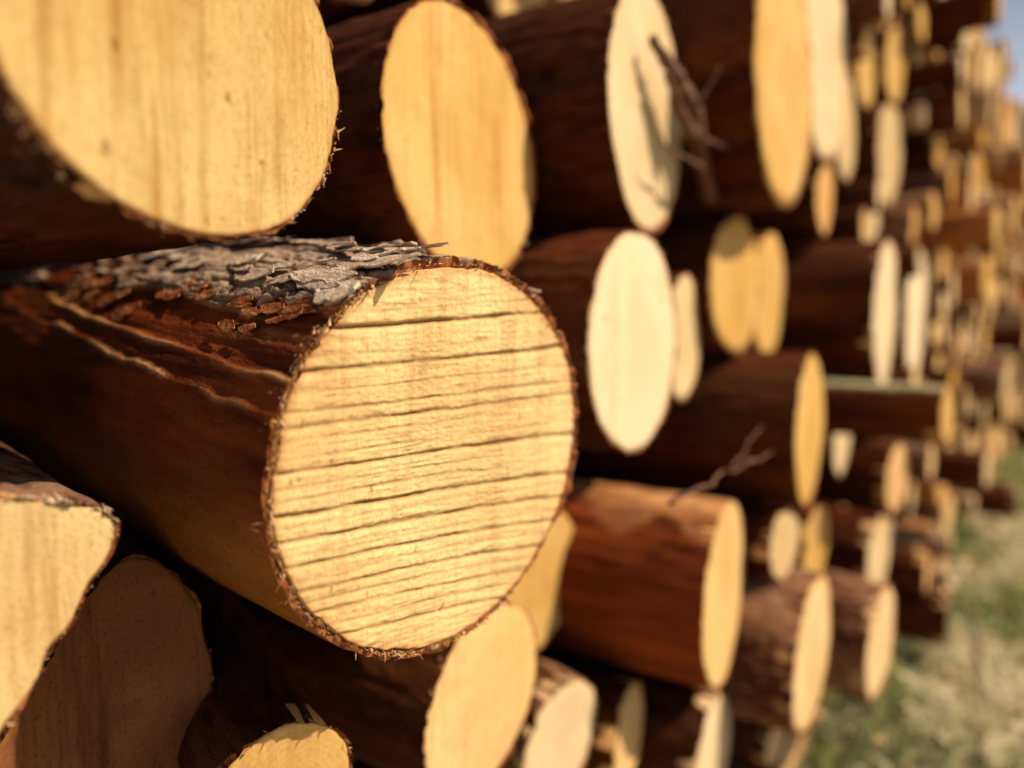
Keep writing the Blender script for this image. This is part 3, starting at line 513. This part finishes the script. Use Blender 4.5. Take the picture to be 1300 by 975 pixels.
def main_groove(X, Z):
    rs = np.random.RandomState(4)
    zs = [.118, .098, .086, .070, .055, .043, .033, .019, .008, -.004, -.014, -.027, -.036, -.048, -.060, -.069, -.079, -.091, -.101, -.112, -.124, -.136, .130]
    st = [1.0, .35, .9, .45, .6, .75, .35, .35, .9, .4, .5, .95, .3, .9, .35, .8, .4, .75, .5, .65, .45, .7, .3]
    zz = (Z - X * (-.045 + 1.15 * Z)) * 1.14 + .0007 * fbm(X * 14, Z * 9, 1, 3)
    dy = np.zeros(len(X)); g = np.zeros(len(X))
    for k, (z0, s) in enumerate(zip(zs, st)):
        lo, hi = -.2 + rs.rand() * .05, .2 - rs.rand() * .16 * (s < .7)
        win = sstep(lo - .02, lo + .02, X) * (1 - sstep(hi - .04, hi + .03, X))
        zk = z0 + .0007 * vn(X * 35, 0 * X, k * 3.7) + .0004 * vn(X * 160, 0 * X, k * 1.7)
        wdt = .0009 + .0011 * s + .0006 * vn(X * 60, 0 * X, k + .5)
        e = np.exp(-((zz - zk) / np.maximum(wdt, .0006)) ** 2) * win * s * (.72 + .28 * vn(X * 50, 0 * X, k * 1.9)) 
        dy += .0036 * e * s; g = np.maximum(g, e)
    dy += .00035 * vn(X * 40, 0 * X, zz * 420) + .0003 * vn(X * 300, 0 * X, Z * 600)
    g = np.maximum(g, .5 * np.clip(vn(X * 55, 0 * X, Z * 520) - .45, 0, 1) * 1.6)
    return dy, np.clip(g * 1.35, 0, 1)
def big_groove(X, Z):
    zz = X + .01 * Z
    g = .55 * np.clip(vn(zz * 330, 0 * X, Z * 26) - .42, 0, 1) * 1.8
    k = np.exp(-((X - .034 - (Z + .08) * .12) / .0011) ** 2) * (Z < -.050) * (Z > -.108)
    k2 = np.exp(-((X + .098 - .03 * Z) / .0014) ** 2) * (Z > .0) * (Z < .06)
    return .0004 * vn(zz * 330, 0 * X, Z * 26) + .0018 * (k + k2), np.clip(g * .5 + k + k2, 0, 1)
def main_layers(A, T, cx, cz):
    # angle from the top (deg), positive to the viewer's side (-x)
    ph = np.degrees(np.arctan2(-cx, cz)); s = np.clip(T / .55, 0, 1.5)
    e1 = 42 + 14 * T + 4 * fbm(T * 16, ph * .02, 2, 4) + 3 * vn(T * 55, 0 * T, 3)
    plates = 1 - sstep(-.8, .8, ph - e1)
    plates *= sstep(-125, -120, ph)
    # broken scaly plates: cells long in the grain
    c = fbm(T * 16, ph * .16, 9, 4); crack = np.exp(-(c / .055) ** 2)
    c2 = fbm(T * 34, ph * .30, 4, 3); crack = np.maximum(crack, .7 * np.exp(-(c2 / .06) ** 2))
    hole = sstep(.30, .36, fbm(T * 15, ph * .08, 21, 3)) * sstep(18, 30, ph)
    plates = plates * (1 - hole)
    e2 = 64 - 20 * T + 1.5 * fbm(T * 14, 0 * T, 8, 3)
    e3 = 73 - 24 * T + 2.2 * fbm(T * 20, 0 * T, 12, 4)
    l1 = sstep(-.5, .5, ph - e2); l2 = sstep(-.5, .5, ph - e3)
    strip = sstep(-1, 1, ph - e1) * (1 - l1)
    d = .0042 * plates - .0045 * crack * plates + .0016 * plates * fbm(T * 30, ph * .4, 5, 3) + .0018 * l1 + .0018 * l2 - .002 * strip
    d += strip * .0022 * fbm(T * 9, ph * .35, 14, 4)
    inner = strip * sstep(-.05, .25, fbm(T * 12, ph * .16, 30, 3)) * (1 - sstep(0, 14, ph - e1)) * .8
    edge = np.exp(-((ph - e2 - .6) / .8) ** 2) * (s < .85) * sstep(-.8, .2, vn(T * 16, 0 * T, 2)) + np.exp(-((ph - e3 - .6) / .8) ** 2) * sstep(-.7, .3, vn(T * 24, 0 * T, 7)) * (s < .9)
    d += .0014 * np.clip(edge, 0, 1)
    inner = np.clip(inner + .9 * edge, 0, 1); plate = np.clip(plates * (1 - .8 * crack), 0, 1)
    lower = sstep(84, 112, ph + 8 * fbm(T * 8, ph * .04, 17, 3))  # underside mask: smooth brown bark, with bounced-light glow in its colour
    return d, plate, inner, lower
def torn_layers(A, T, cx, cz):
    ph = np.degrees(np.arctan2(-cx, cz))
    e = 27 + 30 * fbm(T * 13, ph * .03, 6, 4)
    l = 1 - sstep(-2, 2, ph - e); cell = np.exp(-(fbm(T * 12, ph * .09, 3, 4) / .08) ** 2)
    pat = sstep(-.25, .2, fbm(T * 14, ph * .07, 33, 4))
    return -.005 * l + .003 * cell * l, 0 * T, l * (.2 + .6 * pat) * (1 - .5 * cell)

def moss_layers(A, T, cx, cz):
    ph = np.degrees(np.arctan2(-cx, cz)); m = 1 - sstep(18, 48, np.abs(ph) + 10 * fbm(T * 9, ph * .05, 2, 3))
    return .003 * m, m, 0 * m
def base_log(s, z, p, yaw, pitch=0):
    o = bpy.data.objects.new('log', None); C.objects.link(o); o.empty_display_size = .05
    o.location = (s, -p, z); o.rotation_euler = (R(pitch), 0, R(yaw)); return o
GROUP = 'cut logs stacked in the long wood pile'
rs = random.Random(3)
MAIN = None; THINGS = {}
for i, (key, (s, z, r, p, yaw, cls, lab)) in enumerate(LOGS.items()):
    root = base_log(s, z, p, yaw, 3 if key == 'main' else rs.uniform(-1, 1)); tag(root, lab, 'log', GROUP); THINGS[key] = root
    hi = key in ('main', 'bigleft'); nn = 640 if key == 'main' else (420 if hi else (200 if cls == 1 else 88))
    a, rr = outline(i * 3 + 1, r, nn, OUTLINES.get(key), .012 if cls == 1 else .03)
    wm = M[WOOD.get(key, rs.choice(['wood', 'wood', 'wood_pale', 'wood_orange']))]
    bm_ = M[BARK.get(key, 'bark')]
    gr = main_groove if key == 'main' else (big_groove if key == 'bigleft' else None)
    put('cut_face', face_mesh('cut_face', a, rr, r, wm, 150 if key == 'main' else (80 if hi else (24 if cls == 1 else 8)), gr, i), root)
    rows = 260 if key == 'main' else (70 if cls == 1 else 26)
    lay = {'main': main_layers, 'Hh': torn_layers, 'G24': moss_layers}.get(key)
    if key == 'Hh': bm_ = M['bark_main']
    put('bark', bark_mesh('bark', a, rr, r, bm_, 2.3, rows, i * 1.7, .0012 if key == 'main' else (.003 if cls == 1 else .006), lay,
                          taper=.07 if key == 'main' else .01, rag=.003 if cls == 1 else .004), root)
    if key == 'main':
        MAIN = root
        sec = lambda d: .95 if (d > 120 or d < -60) else (.6 if d > 30 else .22)
        tag(put('splinters', splinters('splinters', a, rr, 1500, 5, .010, sec), root), kind='stuff')
    elif cls == 1:
        cnt = {'bigleft': 380, 'A': 380, 'K2': 90}.get(key, 80)
        sec = (lambda d: .9 if d < 0 else .3) if key == 'bigleft' else None
        if key == 'A': sec = lambda d: .9 if 25 < d < 120 else .15
        tag(put('splinters', splinters('splinters', a, rr, cnt, i, .007 if key in ('bigleft', 'A') else .006, sec), root), kind='stuff')

# loose flakes of outer bark on the grooved log: each one a part
def flake_mesh(seed):
    q = np.random.RandomState(seed); n1, n2 = 22, 8
    u = np.linspace(-1, 1, n1); L = q.uniform(.014, .036); W = q.uniform(.004, .010)
    ea = W * (1 - np.abs(u) ** 2.6) * (1 + .35 * vn(u * 4, 0 * u, seed)) + .0006; eb = W * (1 - np.abs(u) ** 3) * (1 + .35 * vn(u * 4, 0 * u, seed + 7)) + .0006
    V = []
    for side in (1, 0):
        for i in range(n1):
            for j in range(n2):
                t = j / (n2 - 1) * 2 - 1; x = (eb[i] if t > 0 else ea[i]) * t
                h = .0012 + .0006 * float(vn(u[i] * 5, t * 2, seed)) + .002 * q_lift(seed) * abs(u[i]) ** 3 - 3.2 * x * x * (1 - .4 * q_lift(seed))
                V.append((x, u[i] * L, h + (.0013 if side else 0)))
    F = []; K = n1 * n2
    for i in range(n1 - 1):
        for j in range(n2 - 1):
            b = i * n2 + j; F.append((b, b + 1, b + n2 + 1, b + n2)); F.append((K + b, K + b + n2, K + b + n2 + 1, K + b + 1))
    for i in range(n1 - 1):
        for j in (0, n2 - 1):
            b = i * n2 + j; F.append((b, b + n2, K + b + n2, K + b) if j == 0 else (b + n2, b, K + b, K + b + n2))
    for j in range(n2 - 1):
        for i in (0, n1 - 1):
            b = i * n2 + j; F.append((b + 1, b, K + b, K + b + 1) if i == 0 else (b, b + 1, K + b + 1, K + b))
    return mesh('bark_flake', V, F, [M['flake']], False)
def q_lift(seed): return (seed * 37 % 10) / 10
FL = [flake_mesh(k) for k in range(9)]
r0 = LOGS['main'][2]; q = random.Random(8)
for k in range(95):
    y = .012 + q.random() ** 1.3 * .50; ph = q.uniform(-42, 41 - y * 22); an = R(90 + ph)
    rad = r0 + .0045 + q.uniform(0, .0015)
    out = Vector((math.cos(an), 0, math.sin(an))); rad += .07 * y; bend = .03 * math.sin(y * .9) * y / 2
    rot = Matrix((Vector((math.sin(an), 0, -math.cos(an))), Vector((0, 1, 0)), out)).transposed().to_4x4()
    o = put('bark_flake', FL[k % 9], MAIN)
    o.matrix_local = Matrix.Translation(out * rad + Vector((bend, y, 0))) @ rot @ Matrix.Rotation(R(q.uniform(-14, 14)), 4, 'Z') @ Matrix.Rotation(R(q.uniform(-5, 5)), 4, 'X') @ Matrix.Scale(q.uniform(.6, 1.15), 4)

n = NB('red_bark_flake'); qn = n.noise(n.mapping((1, .3, 1)), 110, 5, .7)
n.bump(qn, .8, .003); red_flake = n.done(n.ramp(qn, [(.34, (.10, .022, .006)), (.5, (.30, .085, .025)), (.68, (.52, .24, .11))]), .7, .15)
for k in range(5):
    me = FL[k].copy(); me.materials[0] = red_flake; FL.append(me)
for k in range(52):
    y = .010 + q.random() ** 1.2 * .42; ph = q.gauss(44 + y * 8, 3.8); an = R(90 + ph)
    out = Vector((math.cos(an), 0, math.sin(an))); bend = .03 * math.sin(y * .9) * y / 2; rad = r0 + .07 * y + .0014
    rot = Matrix((Vector((math.sin(an), 0, -math.cos(an))), Vector((0, 1, 0)), out)).transposed().to_4x4()
    o = put('bark_flake', FL[9 + k % 5], MAIN); o['label'] = 'reddish brown flake of peeling bark'
    o.matrix_local = Matrix.Translation(out * rad + Vector((bend, y, 0))) @ rot @ Matrix.Rotation(R(q.uniform(-9, 9)), 4, 'Z') @ Matrix.Scale(q.uniform(.35, .8), 4)

# the rest of the pile: shared meshes, one object each
VAR = []
for k in range(12):
    a, rr = outline(100 + k, .12, 40, None, .05)
    VAR.append((a, rr, k))
cache = {}
def variant(k, wk, bk):
    key = (k, wk, bk)
    if key not in cache:
        a, rr, sd_ = VAR[k]
        cache[key] = (face_mesh('cut_face', a, rr, .12, M[wk], 5, None, sd_, .001), bark_mesh('bark', a, rr, .12, M[bk], 2.2, 14, sd_ * 2.3, .006, rag=.006))
    return cache[key]
rs = random.Random(12)
LATE = []; MASS = []
for idx_, (s, z, r, p) in enumerate(REST):
    wk = rs.choice(['wood', 'wood', 'wood_pale', 'wood_orange', 'wood'])
    fm, bm_ = variant(rs.randrange(6), wk, rs.choice(['bark', 'bark_orange', 'bark_pale', 'bark_pink', 'bark_pale'] if s > 2.2 else ['bark', 'bark', 'bark_pink', 'bark_brown']))
    yaw = rs.uniform(1, 6) if s < 2.2 else rs.uniform(-5, 4)
    if idx_ >= 262:                              # the smallest, farthest ones: one mass
        Mx = Matrix.Translation((s, -p, z)) @ Matrix.Rotation(R(yaw), 4, 'Z') @ Matrix.Diagonal((r / .12, 1, r / .12, 1))
        MASS.append((fm, bm_, Mx)); continue
    root = base_log(s, z, p, yaw, rs.uniform(-2, 2))
    LATE.append((root, s, z, r, p, wk))
    k = r / .12
    put('cut_face', fm, root, scale=(k, 1, k)); put('bark', bm_, root, scale=(k, 1, k))

if MASS:
    V = []; F = []; mi = []; mats = []
    for fm, bm_, Mx in MASS:
        for me in (fm, bm_):
            k0 = len(V); V += [tuple(Mx @ v.co) for v in me.vertices]
            for pl in me.polygons:
                F.append(tuple(k0 + q for q in pl.vertices)); mt = me.materials[pl.material_index]
                if mt not in mats: mats.append(mt)
                mi.append(mats.index(mt))
    tag(put('distant_logs', mesh('distant_logs', V, F, mats, True, None, mi)), 'blurred mass of the smallest log ends at the far end of the wood pile', 'logs', None, 'stuff')
ROWS = ['lowest', 'second', 'third', 'fourth', 'fifth', 'sixth', 'seventh', 'eighth', 'ninth', 'tenth', 'eleventh']
byl = {}
for root, s, z, r, p, wk in LATE:
    size = 'very thin' if r < .055 else ('thin' if r < .07 else ('medium' if r < .085 else ('stout' if r < .1 else 'thick')))
    tint = {'wood': 'tan', 'wood_pale': 'whitish', 'wood_orange': 'orange'}[wk]
    part = 'near the sharp grooved log' if s < .9 else ('by the small white log end' if s < 1.8 else ('just past the mossy log' if s < 2.5 else
           ('in the blurred distance' if s < 3.3 else ('far back in the blur' if s < 4.3 else ('near the far end' if s < 5.6 else 'at the very end')))))
    jut = 'jutting' if p > .15 else ('recessed' if p < .03 else 'flush')
    byl.setdefault('%s %s %s log end, %s row up, %s' % (size, tint, jut, ROWS[min(10, int(z / .25))], part), []).append((s, root))
for lab, its in byl.items():
    its.sort(key=lambda t: t[0])
    pre = [''] if len(its) == 1 else (['nearer ', 'farther '] if len(its) == 2 else ['nearest ', 'middle ', 'farthest '] if len(its) == 3 else ['one '] * len(its))
    for pz, (s, root) in zip(pre, its): tag(root, pz + lab, 'log', GROUP)

# ---------------------------------------------------------------- twigs
def tube_mesh(name, paths, mat, sides=7):
    V = []; F = []
    for pts, r0, r1 in paths:
        pts = [Vector(p) for p in pts]; k0 = len(V); n = len(pts)
        for i, p in enumerate(pts):
            d = (pts[min(i + 1, n - 1)] - pts[max(i - 1, 0)]).normalized(); u = d.orthogonal().normalized(); v = d.cross(u)
            r = r0 + (r1 - r0) * i / (n - 1); r *= 1 + .15 * math.sin(i * 2.1)
            for k in range(sides):
                an = 2 * math.pi * k / sides; V.append(tuple(p + (u * math.cos(an) + v * math.sin(an)) * r))
        for i in range(n - 1):
            for k in range(sides):
                a = k0 + i * sides + k; b = k0 + i * sides + (k + 1) % sides; F.append((a, b, b + sides, a + sides))
        F.append(tuple(k0 + k for k in reversed(range(sides)))); F.append(tuple(k0 + (n - 1) * sides + k for k in range(sides)))
    return mesh(name, V, F, [M[mat]])
def wig(a, b, n, amp, seed):
    q = random.Random(seed); a, b = Vector(a), Vector(b)
    return [tuple(a.lerp(b, i / (n - 1)) + (Vector((q.uniform(-1, 1), q.uniform(-1, 1), q.uniform(-1, 1))) * amp if 0 < i < n - 1 else Vector())) for i in range(n)]

def bare(name, label, cat):
    o = bpy.data.objects.new(name, None); C.objects.link(o); return tag(o, label, cat)
b = put('dead_branch', tube_mesh('dead_branch', [
    (wig((1.025, -0.060, 1.339), (0.832, -0.115, 1.451), 9, .003, 1), .013, .013),
    (wig((0.832, -0.115, 1.449), (0.735, -0.118, 1.492), 11, .003, 2), .013, .006),
    (wig((0.863, -0.110, 1.398), (0.766, -0.120, 1.458), 8, .003, 3), .011, .004),
    (wig((0.914, -0.100, 1.365), (0.768, -0.120, 1.365), 7, .003, 4), .0045, .0015),
    (wig((0.847, -0.115, 1.421), (0.854, -0.150, 1.484), 8, .004, 6), .004, .001),
    (wig((0.867, -0.110, 1.410), (0.934, -0.130, 1.392), 8, .004, 7), .004, .001)], 'twig'))
tag(b, 'forked dead branch hanging across the right edge of a tall pale log end', 'branch')
t = put('thin_twig', tube_mesh('thin_twig', [
    (wig((0.654, -0.200, 0.918), (0.815, -0.220, 0.942), 9, .004, 11), .003, .002),
    (wig((0.767, -0.220, 0.940), (0.847, -0.230, 0.993), 6, .003, 12), .002, .0008),
    (wig((0.815, -0.220, 0.942), (0.911, -0.220, 0.945), 5, .003, 13), .003, .001)], 'twig'))
tag(t, 'thin forked twig leaning across the dark gap over the torn bark log', 'twig')
s_ = put('fallen_stick', tube_mesh('fallen_stick', [(wig((1.62, -.42, .20), (2.45, -.30, .25), 9, .008, 21), .012, .006)], 'twig'))
tag(s_, 'pale fallen stick lying on the grass at the lower right', 'stick')


# ---------------------------------------------------------------- trees beyond the far end of the pile
def leaf_mat(name, c0, c1):
    n = NB(name); q = n.noise(n.mapping((1, 1, 1)), 1.6, 4, .7)
    n.b.inputs['Transmission Weight'].default_value = 0
    return n.done(n.ramp(q, [(.36, c0), (.64, c1)]), .7, .2)
M['leaf_dark'] = leaf_mat('dark_needle_foliage', (.030, .042, .014), (.080, .095, .030))
M['leaf'] = leaf_mat('spring_leaf_foliage', (.05, .06, .015), (.12, .13, .035))
n = NB('tree_trunk_bark'); q = n.noise(n.mapping((1, 1, .2)), 9, 4, .7)
M['trunk'] = n.done(n.ramp(q, [(.35, (.05, .03, .02)), (.65, (.17, .11, .07))]), .9, .1)
def tree(x, y, h, cr, seed, mat, lab, base=.18):
    root = bpy.data.objects.new('tree', None); C.objects.link(root)
    root.location = (x, y, float(ground_z(np.array([x * 1.]), np.array([y * 1.]))[0])); tag(root, lab, 'tree', 'trees behind the far end of the pile')
    q = random.Random(seed); P = [([(0, 0, -.2), (.05, .02, h * .3), (-.04, .05, h * .6), (.02, 0, h * .93)], h * .018, h * .004)]
    cl = []
    for k in range(42):
        t = base + (1 - base) * (k / 41) ** .9; an = k * 2.4 + q.uniform(-.4, .4)
        L = cr * (1 - (t - base) / (1.02 - base)) ** .75 * q.uniform(.55, 1.1) * (.6 + .4 * min(1, (t - base) * 6)) + .15
        e = Vector((math.cos(an) * L, math.sin(an) * L, h * t + L * q.uniform(-.15, .3)))
        P.append((wig((0, 0, h * t * .97), e, 5, L * .05, seed * 99 + k), h * .005, h * .0012))
        for j in range(5):
            f = .3 + .7 * j / 4; cl.append((Vector((0, 0, h * t * .97)).lerp(e, f), L * .28 + .12))
    put('trunk', tube_mesh('trunk', P, 'trunk', 6), root)
    V = []; F = []; rr = np.random.RandomState(seed)
    for c, rad in cl:
        k = 34; pos = np.array(c) + rr.randn(k, 3) * rad * np.array([.5, .5, .35])
        d1 = rr.randn(k, 3); d1 /= np.linalg.norm(d1, axis=1)[:, None]; d2 = rr.randn(k, 3); d2 -= (d2 * d1).sum(1)[:, None] * d1; d2 /= np.linalg.norm(d2, axis=1)[:, None]
        sz = rr.uniform(.04, .10, k)[:, None] * h / 7
        b = len(V); Q = np.stack([pos - d1 * sz, pos + d2 * sz * .5, pos + d1 * sz, pos - d2 * sz * .5], 1).reshape(-1, 3)
        V.extend(Q.tolist()); F.extend([(b + 4 * i, b + 4 * i + 1, b + 4 * i + 2, b + 4 * i + 3) for i in range(k)])
    put('crown', mesh('crown', V, F, [M[mat]], False), root)

tree(15.5, -1.3, 7.2, 1.7, 5, 'leaf_dark', 'dark evergreen tree just past the far end of the log pile')
tree(19, .9, 6.0, 1.9, 6, 'leaf', 'lower leafy tree standing behind the far end of the log pile')
tree(24, -3.5, 6.5, 2.1, 7, 'leaf_dark', 'dark tree standing farthest right beyond the pile')
tree(27, 2.5, 7.5, 2.4, 8, 'leaf_dark', 'tall dark tree farthest behind the pile')
tree(31, -7.5, 7.0, 2.3, 9, 'leaf', 'leafy tree apart from the others across the grass')
